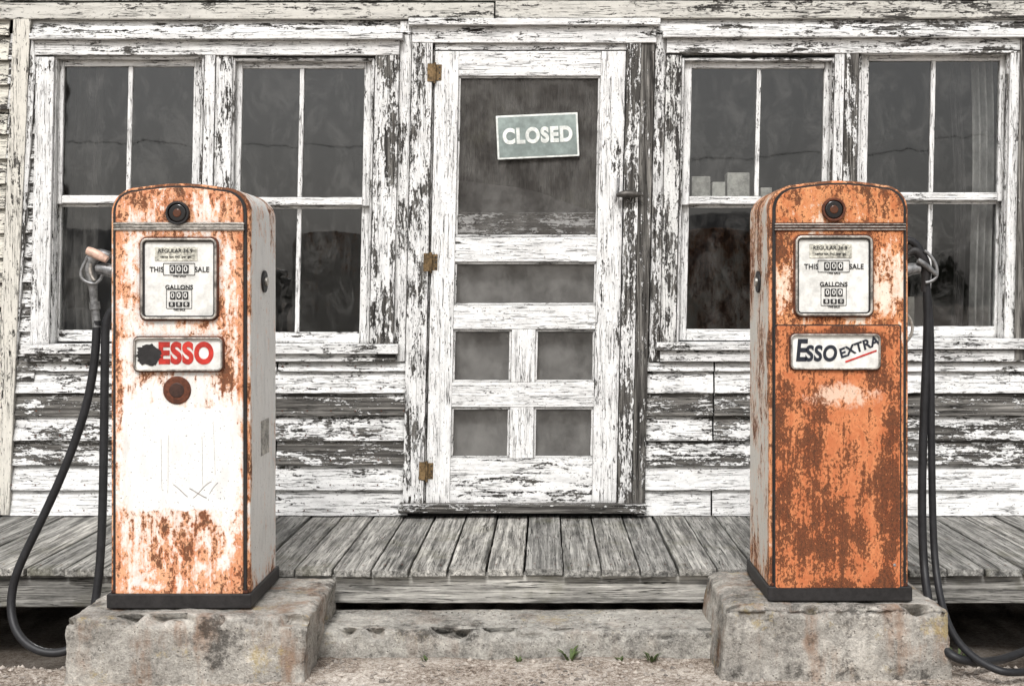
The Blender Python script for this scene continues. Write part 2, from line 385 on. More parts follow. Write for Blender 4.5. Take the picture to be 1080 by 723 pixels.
def window(x0,x1,yt,yb,mx,ym):
    s=8
    rb('jamb',x0-2.5,yt-3,x0,yb+3,WD-.012,.11,PV(.45),house)
    rb('jamb',x1,yt-3,x1+2.5,yb+3,WD-.012,.11,PV(.5),house)
    rb('jamb',x0,yt-3,x1,yt,WD-.010,.11,PH(.45),house)
    D1=WD+.022; D2=WD+.055; th=.03
    rb('sash_stile',x0,yt,x0+s,ym+6,D1,th,PV(.32),house); rb('sash_stile',x1-s,yt,x1,ym+6,D1,th,PV(.36),house)
    rb('sash_rail',x0+s,yt,x1-s,yt+8,D1+.001,th,PH(.36),house); rb('sash_rail',x0+s,ym-3,x1-s,ym+5,D1-.002,th,PH(.28),house)
    rb('muntin',mx-2.2,yt+8,mx+2.2,ym-3,D1+.004,.02,PV(.30),house)
    rb('sash_stile',x0,ym+2,x0+s,yb,D2,th,PV(.32),house); rb('sash_stile',x1-s,ym+2,x1,yb,D2,th,PV(.36),house)
    rb('sash_rail',x0+s,yb-12,x1-s,yb,D2+.001,th,PH(.36),house); rb('sash_rail',x0+s,ym+2,x1-s,ym+9,D2+.002,th-.004,PH(.36),house)
    rb('muntin',mx-2.2,ym+9,mx+2.2,yb-12,D2+.004,.02,PV(.30),house)
    for D,a,b in((D1+.016,yt+6,ym),(D2+.016,ym+6,yb-8)):
        for xa,xb in((x0+5,mx),(mx,x1-5)):
            tl=random.uniform(-.0025,.0025); t2=random.uniform(-.002,.002)
            c=[P(lean(xa,a),a,D),P(lean(xb,a),a,D),P(lean(xb,b),b,D),P(lean(xa,b),b,D)]
            c[0].y+=tl;c[3].y+=tl+t2;c[2].y+=t2
            mkobj('window_glass',c,[(0,1,2,3)],glass,house)
def curtain(xa,xb,ya,yb,D,mat,amp=.02,waves=5):
    vs=[];fs=[];n=60;mrow=10
    for j in range(mrow+1):
        py=ya+(yb-ya)*j/mrow
        for i in range(n+1):
            px=xa+(xb-xa)*i/n+3*math.sin(j*.5+xa)
            p=P(px,py,D); p.y+=amp*math.sin(i/n*waves*2*math.pi+.6*math.sin(j*.5))+.008*mn.noise(Vector((i*.3,j*.4,xa)))
            vs.append(p)
    for j in range(mrow):
        for i in range(n):
            k=j*(n+1)+i; fs.append((k,k+1,k+n+2,k+n+1))
    return mkobj('curtain',vs,fs,mat,house,smooth=True,ang=80)

window(60,213,62,360,138,209)
window(248,393,64,362,319,211)
window(722,878,64,359,801,210)
window(909,1063,56,356,985,206)
def vb(x0,x1,y0,y1,D,th,w,t=PW): return rb('casing',x0,y0,x1,y1,D,th,PV(w,t),house)
def hc(x0,x1,y0,y1,D,th,w,t=PW): return rb('casing',x0,y0,x1,y1,D,th,PH(w,t),house)
CD=WD-.03
vb(38,57,60,366,CD,.12,.37); 
vb(216,227,58,366,CD,.12,.37); vb(228,245.5,58,366,CD+.008,.11,.45)
vb(396,421,58,380,CD,.12,.56)
hc(36,421,41,58,CD-.002,.12,.38); hc(30,424,35,41,CD-.03,.06,.40)
hc(28,426,363,373,CD-.03,.16,.40); hc(32,424,373,381,CD-.008,.05,.54)
vb(421.5,434,22,381,CD+.016,.06,.45)
vb(703,719,58,364,CD,.12,.56,(.76,.755,.73)); vb(691,702.5,36,381,CD+.018,.06,.50)
vb(881,891,56,362,CD+.004,.12,.46); vb(892,906,54,362,CD,.12,.72)
vb(1066,1076,52,362,CD,.12,.40); vb(1076.5,1104,36,380,CD-.01,.12,.92)
hc(703,1104,39,56,CD-.002,.12,.46); hc(699,1106,32,39,CD-.03,.06,.40)
hc(699,905,361,369,CD-.03,.16,.40); hc(906,1106,357,368,CD-.032,.16,.40); hc(703,1104,369,381,CD-.008,.05,.48)
vb(1500,1520,-100,543,CD,.12,.5)
vb(434.5,456,45,532,CD-.006,.14,.52); vb(455.8,458.5,52,530,CD+.02,.10,.6)
vb(661,676,45,532,CD-.006,.14,.62); vb(676.5,690,45,543,CD+.002,.1,.86)
hc(434,692,26,45,CD-.008,.14,.36); hc(430,696,19,26,CD-.035,.08,.42); hc(458.6,661,45,53,CD+.01,.1,.42)
hc(430,692,532,541,CD-.05,.2,.80)
# screen door
door=empty('screen_door'); door.parent=house
DD=WD-.026
DT=(.85,.845,.83)
def dv(n,x0,x1,y0,y1,w,D=DD): return rb(n,x0,y0,x1,y1,D,.032,PV(w,DT),door)
def dh(n,x0,x1,y0,y1,w,D=DD+.0015): return rb(n,x0,y0,x1,y1,D,.03,PH(w,DT),door)
dv('stile',459,484,54,531,.26); dv('stile',634,660,54,531,.30)
dh('top_rail',484,634,54,80,.32)
dh('rail',484,634,250,276,.22); dh('rail',484,634,322,347,.20); dh('rail',484,634,403,429,.26)
dh('bottom_rail',484,634,483,531,.42)
dv('centre_stile',546,571,347,403,.22,DD+.002); dv('centre_stile',546,571,429,483,.22,DD+.002)
dh('inner_rail',484,634,224,247,.24,DD+.024)
def panel(x0,x1,y0,y1):
    D=DD+.02
    c=[P(lean(x0,y0),y0,D),P(lean(x1,y0),y0,D),P(lean(x1,y1),y1,D),P(lean(x0,y1),y1,D)]
    mkobj('screen',c,[(0,1,2,3)],screen,door)
    for a in((x0,y0,x1,y0+2.5),(x0,y1-2.5,x1,y1)): rb('bead',a[0],a[1],a[2],a[3],D-.008,.007,PH(.36),door)
    for a in((x0,y0+2.5,x0+2.5,y1-2.5),(x1-2.5,y0+2.5,x1,y1-2.5)): rb('bead',a[0],a[1],a[2],a[3],D-.008,.007,PV(.36),door)
panel(484,634,80,250); panel(484,634,276,322); 
for y0,y1 in((347,403),(429,483)): panel(484,546,y0,y1); panel(571,634,y0,y1)
innerm=greywood('v',.26,(1,.95,.90))
innerl=simple('inner_door_paint',(.34,.335,.32),.7,0,7,.45,.3)
rb('inner_door',459,50,660,531,WD+.06,.03,innerm,door)
rb('inner_door_panel',484,262,634,531,WD+.054,.004,innerl,door)
vs=[];fs=[];n=40
for i in range(n+1):
    t=i/n; x=486+148*t; yt=190+34*t**1.6+1.2*math.sin(t*9)
    for j in range(7):
        y=yt+(262-yt)*j/6; p=P(lean(x,y),y,WD+.045); p.y+=.003*math.sin(t*9+j*.3); vs.append(p)
for i in range(n):
    for j in range(6): k=i*7+j; fs.append((k,k+1,k+8,k+7))
mkobj('sagging_screen',vs,fs,simple('old_screen_grey',(.085,.082,.078),.8,0,30,.5,.3),door,smooth=True)
for hy in(77,277,497):
    x=lean(459,hy)
    rb('hinge_leaf',451,hy-10,458,hy+9,CD-.0095,.004,hinge_m,door,jit=.0003); rb('hinge_leaf',460,hy-9,466,hy+8,DD-.003,.004,hinge_m,door,jit=.0003)
    tube('hinge_pin',[P(x,hy-11,DD-.012),P(x,hy-4,DD-.012),P(x,hy+4,DD-.012),P(x,hy+11,DD-.012)],.006,hinge_m,door)
    for q in(-6,0,6):
        for xx in(454,464): 
            pp=P(lean(xx,hy),hy+q,DD-.0125 if xx<460 else DD-.005); disc('hinge_screw',(pp.x,pp.y,pp.z),.004,.003,ink,door)
lm=simple('latch_m',(.12,.11,.10),.5,.6,60,.5,.3)
tube('latch',[P(650,206,CD-.03),P(655,205,CD-.034),P(662,204,CD-.036),P(671,205,CD-.034),P(679,206,CD-.03)],.014,lm,door,radii=[.5,1.1,1.35,1.1,.4])
tube('latch_post',[P(662,205,CD-.03),P(662,205,CD-.015),P(662,205,CD+.01)],.007,lm,door)
tube('hook',[P(652,188,DD-.004),P(653,196,DD-.012),P(650,206,DD-.008),P(649,212,DD-.004)],.0045,greysteel,door)

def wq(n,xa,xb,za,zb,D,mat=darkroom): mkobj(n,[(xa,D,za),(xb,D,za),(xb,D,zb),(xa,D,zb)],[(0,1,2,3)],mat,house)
BD=WD+.10
LX=P(-420,0,WD).x; RX=P(1515,0,WD).x; ZT=3.42
fl=.235
def gx(px): return P(px,0,BD).x
def gz(py): return P(0,py,BD).z
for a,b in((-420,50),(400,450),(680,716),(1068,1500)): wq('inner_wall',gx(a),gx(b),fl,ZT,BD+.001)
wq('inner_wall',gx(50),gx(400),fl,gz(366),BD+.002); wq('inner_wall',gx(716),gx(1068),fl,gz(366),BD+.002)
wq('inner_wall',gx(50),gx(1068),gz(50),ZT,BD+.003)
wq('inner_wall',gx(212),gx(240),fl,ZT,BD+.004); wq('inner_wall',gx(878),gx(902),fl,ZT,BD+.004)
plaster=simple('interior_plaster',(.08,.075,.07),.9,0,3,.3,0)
sidem=PH(.45)
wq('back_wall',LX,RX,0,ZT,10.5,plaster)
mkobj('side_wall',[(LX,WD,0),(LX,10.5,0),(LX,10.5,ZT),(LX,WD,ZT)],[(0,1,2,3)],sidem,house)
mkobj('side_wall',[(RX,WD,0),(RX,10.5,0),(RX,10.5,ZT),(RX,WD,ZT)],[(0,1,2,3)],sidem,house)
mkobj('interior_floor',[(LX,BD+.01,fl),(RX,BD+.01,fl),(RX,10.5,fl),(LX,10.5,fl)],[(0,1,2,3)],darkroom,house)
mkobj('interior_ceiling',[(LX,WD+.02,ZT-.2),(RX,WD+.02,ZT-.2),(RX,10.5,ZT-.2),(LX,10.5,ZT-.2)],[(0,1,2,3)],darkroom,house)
roofm=simple('roof_shingles',(.10,.10,.10),.9,0,14,.5,.5)
mkobj('roof',[(LX-.3,WD-.25,ZT),(RX+.3,WD-.25,ZT),(RX+.3,8.1,ZT+1.6),(LX-.3,8.1,ZT+1.6),(LX-.3,10.8,ZT),(RX+.3,10.8,ZT)],[(0,1,2,3),(3,2,5,4)],roofm,house).modifiers.new('s','SOLIDIFY').thickness=.08
for x in(LX,RX): mkobj('gable',[(x,WD,ZT),(x,10.5,ZT),(x,8.1,ZT+1.5)],[(0,1,2)],sidem,house)
curtain(64,106,62,355,WD+.16,curtd,.015,4); curtain(1024,1046,50,350,WD+.14,curt,.025,3)
curtain(1004,1016,60,350,WD+.17,blackpt,.01,2)
shm=simple('shelf_wood',(.20,.19,.17),.8)
papm=simple('old_paper',(.40,.39,.36),.9,0,40,.5,0)
# papers stacked on a shelf inside, papers show at the bottom of the upper pane
abox('window_shelf',gx(728),gx(868),WD+.17,WD+.30,gz(209),gz(206),shm,house)
for a,b_,t_ in((732,752,184),(754,768,190),(770,794,180),(806,818,196)): abox('paper_stack',gx(a),gx(b_),WD+.19,WD+.28,gz(206)+.001,gz(t_),papm,house)
abox('interior_shelf',gx(900),gx(1010),WD+.3,WD+.5,1.02,1.045,shm,house)
for a,hh in((912,.12),(930,.18),(944,.1),(968,.2)): abox('shelf_box',gx(a),gx(a+12),WD+.33,WD+.45,1.046,1.046+hh,shm if hh>.12 else curt,house)

# ================================================================ PORCH
porch=empty('wooden_porch')
FZ=.242; PF=4.60
bw=.142; x=-4.62
pbm=greywood('y',1.5,(1,.975,.92))
nv=[];nf=[]
def nail(x,y,z,r=.0035,facing='z'):
    k=len(nv)
    for i in range(6):
        a=i*math.pi/3
        nv.append((x+r*math.cos(a),y+r*math.sin(a),z) if facing=='z' else (x+r*math.cos(a),y,z+r*math.sin(a)))
    nf.append(tuple(range(k,k+6)))
while x<4.6:
    w=bw-.008+random.uniform(-.003,.003)
    dz=random.uniform(-.003,.003); fy=PF+random.uniform(-.012,.008)
    x0=x; x1=x+w; n=24; vs=[];fs=[]; sd=random.random()*50; yend=WD+.02
    for i in range(n+1):
        y=fy+(yend-fy)*i/n
        j1=mn.noise(Vector((y*9,sd,0)))*.003; j2=mn.noise(Vector((y*9,sd,4)))*.003; z=FZ+dz+mn.noise(Vector((y*3,sd,9)))*.002
        vs+=[(x0+j1,y,z),(x1+j2,y,z),(x1+j2,y,z-.028),(x0+j1,y,z-.028)]
    for i in range(n):
        kk=4*i
        for e in range(4):
            f=(e+1)%4; fs.append((kk+e,kk+f,kk+4+f,kk+4+e))
    fs+=[(0,3,2,1),(4*n,4*n+1,4*n+2,4*n+3)]
    mkobj('porch_board',vs,fs,pbm,porch,bevel=.003,seg=2)
    for yy_ in(4.66,5.16,5.62):
        for xx_ in(.25,.75): nail(x0+w*xx_+random.uniform(-.008,.008),yy_+random.uniform(-.01,.01),FZ+dz+.0035,.005)
    x+=bw
mkobj('porch_nails',nv,nf,rustdark,porch)
nv=[];nf=[]
for yt,yb,w in rows:
    for q in range(26):
        px=20+q*16.2*1.6+random.uniform(-1.5,1.5)
        if 434<px<690 or px>1100: continue
        p=P(lean(px,yb),yb-5,WD-.0215); nail(p.x,p.y,p.z,.0035,'y')
mkobj('wall_nails',nv,nf,rustdark,house)
def pbeam(px0,px1,y0,y1,D,th,mat,**kw): return rb('rim_beam',px0,y0,px1,y1,D,th,mat,porch,ln=False,bevel=.004,jit=.002,**kw)
gwh=greywood('h',1.35)
pbeam(-700,282,606,640,PF+.03,.06,greywood('h',.9)); pbeam(284,789,606,636,PF+.025,.06,gwh); pbeam(791,1700,606,636,PF+.03,.06,greywood('h',1.0))
for a in(-4,-2.6,2.2,3.6): abox('porch_post',a,a+.14,PF+.1,PF+.24,-.12,.2,gwh,porch)
abox('porch_joist',-4.6,4.6,PF+.5,PF+.56,.1,.21,gwh,porch)
mkobj('foundation_wall',[(LX,WD+.03,-.15),(RX,WD+.03,-.15),(RX,WD+.03,.25),(LX,WD+.03,.25)],[(0,1,2,3)],darkroom,house)

# ================================================================ CONCRETE
def concrete(name,rust=0.,base=(.36,.34,.31),pits=.5,lich=.6):
    m,nt,bs,out=newmat(name)
    v=coords(nt); tc=coords(nt,False)
    a=NOISE(nt,v,3.5,6,.7,.3); b=NOISE(nt,v,45,6,.75); c_=NOISE(nt,v,160,3,.6)
    val=M(nt,'ADD',M(nt,'MULTIPLY',a,.48),M(nt,'ADD',M(nt,'MULTIPLY',b,.35),M(nt,'MULTIPLY',c_,.17)))
    c=RAMP(nt,val,[(.37,tuple(x*.18 for x in base)),(.445,tuple(x*.6 for x in base)),(.52,base),(.62,tuple(x*1.6 for x in base))])
    if rust:
        r=NOISE(nt,SC(nt,v,(11,11,1.6)),1,5,.7)
        r2=NOISE(nt,v,5,5,.7)
        r=M(nt,'ADD',M(nt,'MULTIPLY',r,.55),M(nt,'MULTIPLY',r2,.45))
        c=MIX(nt,M(nt,'MULTIPLY',SS(nt,r,.49,.64),rust),c,(.24,.115,.05))
    y=NOISE(nt,VADD(nt,v,(3,8,1)),4.0,7,.8)
    c=MIX(nt,M(nt,'MULTIPLY',SS(nt,y,.56,.66),lich),c,(.44,.32,.09))
    dk=NOISE(nt,VADD(nt,v,(13,2,7)),5,7,.8)
    c=MIX(nt,M(nt,'MULTIPLY',SS(nt,dk,.52,.64),.8),c,(.04,.036,.032))
    vo=N(nt,'ShaderNodeTexVoronoi',{'Vector':v,'Scale':70.}).outputs[0]
    pit=M(nt,'SUBTRACT',1.0,SS(nt,vo,.10,.24))
    pit=M(nt,'MULTIPLY',M(nt,'MULTIPLY',pit,SS(nt,b,.47,.60)),pits)
    c=MIX(nt,M(nt,'MULTIPLY',pit,.8),c,(.04,.036,.032))
    nt.links.new(c,bs.inputs['Base Color']); bs.inputs['Roughness'].default_value=.9; bs.inputs['Specular IOR Level'].default_value=.15
    h=M(nt,'SUBTRACT',M(nt,'ADD',b,M(nt,'MULTIPLY',c_,.5)),pit)
    nt.links.new(N(nt,'ShaderNodeBump',{'Strength':1.,'Distance':.008,'Height':h}).outputs[0],bs.inputs['Normal'])
    return m
conc=concrete('old_concrete',.2,(.44,.42,.38),.55,.4); concr=concrete('rust_stained_concrete',.6,(.42,.395,.355),.65,.5)
def slab(name,x0,x1,y0,y1,z0,z1,mat,res=.014,amp=.01,slopel=0,sloper=0,rnd=.02,sd=0):
    import bmesh
    nx=int((x1-x0)/res); ny=max(2,int((y1-y0)/res)); nz=max(2,int((z1-z0)/res))
    bm=bmesh.new(); vm={}
    def V(i,j,k):
        if (i,j,k) in vm: return vm[(i,j,k)]
        x=x0+(x1-x0)*i/nx; y=y0+(y1-y0)*j/ny; z=z0+(z1-z0)*k/nz
        tz=k/nz
        cx=(x0+x1)/2
        x+= slopel*tz*max(0,1-(x-x0)/.25) if x<cx else -sloper*tz*max(0,1-(x1-x)/.25)
        d=min(x-x0-slopel*tz,x1-sloper*tz-x,y-y0)
        if z>z1-.001 and d<rnd: z-= (rnd-max(d,0))*.5
        p=Vector((x,y,z)); q=p*9+Vector((sd,0,0))
        n=Vector((mn.noise(q),mn.noise(q+Vector((9,1,1))),mn.noise(q+Vector((1,9,5)))))+.5*Vector((mn.noise(p*30),mn.noise(p*30+Vector((9,1,1))),mn.noise(p*30+Vector((1,9,5)))))
        n+=.3*Vector((mn.noise(p*75),mn.noise(p*75+Vector((9,1,1))),mn.noise(p*75+Vector((1,9,5)))))
        ch=max(0,mn.noise(p*16+Vector((sd,4,4)))-.08)
        if k>=nz-1 and y-y0<.03: p.y+=ch*.14; p.z-=ch*.06
        n.z*=.6
        p+=n*amp
        vm[(i,j,k)]=bm.verts.new(p); return vm[(i,j,k)]
    for i in range(nx):
        for j in range(ny): 
            bm.faces.new((V(i,j,nz),V(i+1,j,nz),V(i+1,j+1,nz),V(i,j+1,nz)))
        for k in range(nz):
            bm.faces.new((V(i,0,k),V(i+1,0,k),V(i+1,0,k+1),V(i,0,k+1))); bm.faces.new((V(i,ny,k),V(i,ny,k+1),V(i+1,ny,k+1),V(i+1,ny,k)))
    for j in range(ny):
        for k in range(nz):
            bm.faces.new((V(0,j,k),V(0,j,k+1),V(0,j+1,k+1),V(0,j+1,k))); bm.faces.new((V(nx,j,k),V(nx,j+1,k),V(nx,j+1,k+1),V(nx,j,k+1)))
    bmesh.ops.recalc_face_normals(bm,faces=bm.faces)
    me=bpy.data.meshes.new(name); bm.to_mesh(me); bm.free()
    for p in me.polygons: p.use_smooth=True
    o=bpy.data.objects.new(name,me); COL.objects.link(o); me.materials.append(mat); return o
slab('concrete_base',-1.565,-.790,4.01,4.57,-.2,.214,concr,amp=.010,slopel=.02,sloper=-.02,sd=3)
slab('concrete_base',.545,1.335,4.05,4.57,-.2,.238,concr,amp=.011,slopel=.05,sloper=.03,rnd=.03,sd=11)
slab('concrete_step',-.84,.62,4.30,4.60,-.2,.092,conc,amp=.006,rnd=.012,sd=20)

# ================================================================ GAS PUMPS
def gas_pump(cx,zb,ztop,right):
    e=empty('gas_pump',(cx,4.12,zb)); H=ztop-zb; W=.462
    if right:
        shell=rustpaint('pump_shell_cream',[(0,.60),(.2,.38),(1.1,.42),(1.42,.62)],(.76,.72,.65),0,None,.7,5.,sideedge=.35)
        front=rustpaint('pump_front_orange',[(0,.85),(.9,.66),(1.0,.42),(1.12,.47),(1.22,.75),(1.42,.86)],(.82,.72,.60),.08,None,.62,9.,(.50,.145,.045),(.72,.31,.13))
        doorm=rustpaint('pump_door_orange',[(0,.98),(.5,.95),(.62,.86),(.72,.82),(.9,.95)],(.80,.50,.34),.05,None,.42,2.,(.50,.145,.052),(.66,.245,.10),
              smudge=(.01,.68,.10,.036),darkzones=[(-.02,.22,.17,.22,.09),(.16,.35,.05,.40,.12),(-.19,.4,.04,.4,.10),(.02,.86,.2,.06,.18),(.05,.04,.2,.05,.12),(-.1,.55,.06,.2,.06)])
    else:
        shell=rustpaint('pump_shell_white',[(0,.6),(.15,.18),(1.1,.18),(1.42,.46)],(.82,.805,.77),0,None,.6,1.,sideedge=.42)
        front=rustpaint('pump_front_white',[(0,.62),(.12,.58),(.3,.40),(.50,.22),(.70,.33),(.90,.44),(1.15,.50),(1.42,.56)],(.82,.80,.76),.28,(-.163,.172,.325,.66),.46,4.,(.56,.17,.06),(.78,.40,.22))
        doorm=front
    z0=.04
    extr('shell',outline(W,H-z0,.085,.014,z0),.004,.40,shell,e,.009,3)
    extr('gasket',outline(W-.020,H-z0-.011,.075,.014,z0+.002),-.004,.03,blackpt,e,.001,1)
    extr('front_panel',outline(W-.040,H-z0-.021,.067,.014,z0+.006),-.012,.03,front,e,.005,4)
    sk=outline(W+.016,.048,.006,0,0); extr('base_skirt',sk,-.016,.42,blackpt,e,.004,2)
    extr('skirt_lip',outline(W-.01,.010,.003,0,.048),-.008,.39,rustdark,e,.002,1)
    s=.003143
    def lx(px): return (px-(885 if right else 190))*s
    def lz(py): return ((632 if right else 640)-py)*s
    by=239
    for dz in(-.009,0,.009): extr('trim_band',outline(W-.030,.004,.0015,0,lz(by)+dz-.002),-.019,-.006,chrome,e,.0008,1)
    extr('trim_band_back',outline(W-.034,.028,.004,0,lz(by)-.014),-.0145,-.006,rustdark if right else chrome,e,.001,1)
    lp=(lx(878 if right else 189),lz(221 if right else 225))
    ring('lens_ring',.078,.078,.0389,.008,-.026,-.008,rustdark if right else blackpt,e,lp)
    disc('lens',(lp[0],-.024,lp[1]),.031,.018,lens_m,e,bevel=.006); disc('lens_core',(lp[0],-.027,lp[1]),.014,.01,amber,e,bevel=.003)
    if right: x0,x1,y0,y1=839,917,250,331
    else: x0,x1,y0,y1=152,229,253,335
    cxp,czp=(lx(x0)+lx(x1))/2,(lz(y0)+lz(y1))/2; w=(x1-x0)*s; h=(y1-y0)*s
    ring('display_surround',w+.020,h+.020,.026,.006,-.018,-.008,rustdark,e,(cxp,czp),.002)
    ring('display_bezel',w+.010,h+.010,.022,.008,-.028,-.008,chrome,e,(cxp,czp),.003)
    ring('display_gasket',w-.005,h-.005,.014,.005,-.022,-.010,blackpt,e,(cxp,czp),.001)
    extr('dial_plate',outline(w-.010,h-.010,.012,0,-h/2+.005,.012),-.016,-.010,whitesign,e,0,1,off=(cxp,czp))
    yt=-.0175
    T=lambda b,dx,dz,sz,mt=ink,**k: text('dial_text',b,(cxp+dx,yt,czp+dz),sz,mt,e,**k)
    T('THIS',-.074,.030,.024,off=.0004,spc=1.05,sx=.92); T('SALE',.075,.030,.024,off=.0004,spc=1.05,sx=.92)
    T('GALLONS',0,-.028,.020,off=.0004,spc=1.05); T('THIS SALE',0,.009,.010,off=.0001); T('THIS SALE',0,-.102,.009,off=.0001)
    wn=simple('counter_black',(.03,.03,.03),.4,0,50,.3,0)
    def counter(dx,dz,n,cw,ch,mt,tm,dg):
        for i in range(n):
            X=dx+(i-(n-1)/2)*cw
            extr('counter_wheel',outline(cw*.86,ch,.002,0,-ch/2,.002),-.0185,-.012,mt,e,.0006,1,off=(cxp+X,czp+dz))
            text('counter_digit',dg[i],(cxp+X,-.0195,czp+dz),ch*.95,tm,e,off=.0003,ext=.0004)
    counter(0,.032,3,.022,.028,wn,whitesign,'000'); counter(0,-.055,3,.021,.026,wn,whitesign,'000'); counter(0,-.084,3,.024,.016,wn,whitesign,'880')
    lab=simple('faded_label',(.58,.56,.48),.6,0,120,.7,0)
    extr('label',outline(.140,.046,.003,0,-.023,.003),-.0185,-.013,lab,e,.0004,1,off=(cxp-.01,czp+.082))
    text('label_text','REGULAR 36.9',(cxp-.012,-.0192,czp+.092),.018,ink,e,off=.0002); text('label_text','cents tax incl. per gal',(cxp-.01,-.0192,czp+.073),.012,ink,e,off=.0001)
    ring('gauge_frame',.105,.040,.003,.0014,-.0185,-.013,ink,e,(cxp-.0,czp+.032),.0002)
    ring('gauge_frame',.085,.064,.003,.0014,-.0185,-.013,ink,e,(cxp-.0,czp-.066),.0002)
    if right: x0,x1,y0,y1=833,926,352,388
    else: x0,x1,y0,y1=144,236,356,390
    bx,bz=(lx(x0)+lx(x1))/2,(lz(y0)+lz(y1))/2; w=(x1-x0)*s; h=(y1-y0)*s
    ring('plate_surround',w+.012,h+.012,.020,.006,-.019,-.008,rustdark,e,(bx,bz),.002)
    ring('plate_frame',w+.004,h+.004,.018,.006,-.028,-.008,chrome,e,(bx,bz),.002)
    extr('plate',outline(w-.006,h-.006,.012,0,-h/2+.003,.012),-.0185,-.008,whitesign,e,0,1,off=(bx,bz))
    if right:
        text('plate_letters','E',(bx-.114,-.0195,bz+.001),.100,navy,e,off=.0030,shear=.12,sx=.74)
        text('plate_letters','SSO',(bx-.048,-.0195,bz-.008),.070,navy,e,off=.0026,shear=.12,sx=.82,spc=1.08)
        text('plate_letters','EXTRA',(bx+.078,-.0195,bz+.014),.043,navy,e,off=.0014,shear=.1,rot=math.radians(20),spc=1.05)
        o=abox('plate_underline',-.055,.055,-.001,.001,-.0028,.0028,redp,e,.0003); o.location=(bx+.085,-.0195,bz-.015); o.rotation_euler=(0,-math.radians(20),0)
    else:
        text('plate_letters','ESSO',(bx+.024,-.0195,bz),.094,redp,e,off=.0046,sx=.82,spc=1.09)
        vs=[];n=60
        for i in range(n):
            a=2*math.pi*i/n; r=.040+.012*mn.noise(Vector((math.cos(a)*2,math.sin(a)*2,3)))+.008*mn.noise(Vector((math.cos(a)*7,math.sin(a)*7,6)))
            vs.append((r*1.0*math.cos(a),r*.85*math.sin(a)))
        extr('burn_mark',vs,-.0212,-.0165,blackpt,e,0,1,off=(bx-.098,bz-.002))
        disc('key_hole',(lx(188),-.017,lz(411)),.047,.02,rustdark,e,bevel=.006); 
        disc('key_hole_cap',(lx(188),-.0185,lz(411)),.026,.02,simple('brown_cap',(.05,.022,.015),.5,0,50,.6,.3),e,bevel=.004)
        scm=simple('scratch_grey',(.58,.57,.54),.8,0,80,.4,0); scd=simple('scratch_dark',(.24,.22,.20),.8,0,80,.6,0)
        def sc(pts,m,r=.0007): tube('scratch',[(lx(a),-.0121,lz(b)) for a,b in pts],r,m,e,res=1)
        sc([(171,462),(172,480),(171,500),(172,516)],scm); sc([(179,458),(178,475),(179,496),(178,519)],scm); sc([(214,460),(215,478),(214,500),(215,512)],scm)
        sc([(226,445),(227,470),(228,500)],scm,.0005)
        sc([(184,510),(190,514),(195,520),(199,523)],scd,.0009); sc([(201,514),(207,517),(213,522),(219,524)],scd,.0013); sc([(205,524),(212,519),(216,510),(224,507)],scd,.0010)
        sc([(222,520),(226,512),(231,508)],scd,.0009)
    if right:
        px0,px1,py0,py1=817,948,343,618
        w=(px1-px0)*s; h=(py1-py0)*s; ox=(lx(px0)+lx(px1))/2; oz=(lz(py0)+lz(py1))/2
        extr('door_gap',outline(w+.008,h+.008,.008,0,-h/2-.004,.008),-.0132,-.008,blackpt,e,0,1,off=(ox,oz))
        extr('door_panel',outline(w,h,.008,0,-h/2,.008),-.0165,-.008,doorm,e,.002,2,off=(ox,oz))
        disc('panel_screw',(lx(942),-.019,.12),.005,.004,greysteel,e)
    sx=1 if not right else -1
    disc('side_emblem',(sx*(W/2+.000)-(.008 if sx<0 else 0),.20,lz(296)),.038,.008,blackpt,e,'x')
    disc('side_emblem_hub',(sx*(W/2+.006)-(.010 if sx<0 else 0),.20,lz(296)),.016,.010,chrome,e,'x')
    if not right:
        abox('side_label',W/2-.001,W/2+.0015,.16,.28,.48,.60,simple('side_label_m',(.42,.40,.36),.6,0,120,.7,0),e,.0003)
    dist=4.12+.19
    def L(px,py,dy=0):
        p=P(px,py,dist+dy); return (p.x-cx,p.y-4.12,p.z-zb)
    if not right:
        tube('nozzle_boot',[L(119,286),L(113,284),L(106,283),L(102,284)],.020,greysteel,e,radii=[1.2,1.1,1,.8])
        tube('nozzle_body',[L(116,270),L(108,267),L(98,270),L(93,280),L(97,296),L(99,310),L(99,322)],.017,greysteel,e,radii=[.8,1.15,1.35,1.25,1.0,.75,.7])
        tube('nozzle_grip',[L(92,264,-.022),L(98,266,-.022),L(106,270,-.022),L(113,274,-.022)],.017,grip,e,radii=[.8,1,1,.7])
        tube('trigger_guard',[L(92,272,-.02),L(85,284,-.02),L(84,293,-.02),L(93,299,-.02),L(104,300,-.02),L(108,290,-.02)],.0055,greysteel,e)
        tube('lever',[L(96,278,-.025),L(93,288,-.025),L(100,296,-.025)],.0055,chrome,e)
        tube('swivel',[L(99,318),L(101,332),L(102,345)],.013,greysteel,e,radii=[1.1,1,1.15])
        tube('swivel_nut',[L(99.5,318),L(99.8,322),L(100.2,326)],.018,greysteel,e)
        hose=[L(102,338),L(102,360),L(98,400),L(88,440),L(74,480),L(55,525),L(34,568),L(15,606),L(10,640),L(16,668,-.05),L(36,686,-.08),L(62,690,-.08),L(84,680,-.06),L(98,655,-.02),L(106,600),L(109,520),L(110,430),L(111,360),L(111,340),L(116,328),L(122,325)]
        tube('hose',hose,.0145,blackrub,e,res=8)
    else:
        tube('nozzle_boot',[L(955,285),L(962,283),L(970,283)],.020,greysteel,e,radii=[1.2,1.0,.9])
        tube('nozzle_body',[L(958,268),L(964,262),L(972,268),L(977,282),L(977,296),L(975,308)],.016,blackpt,e,radii=[.8,1.1,1.2,1.2,1,.8])
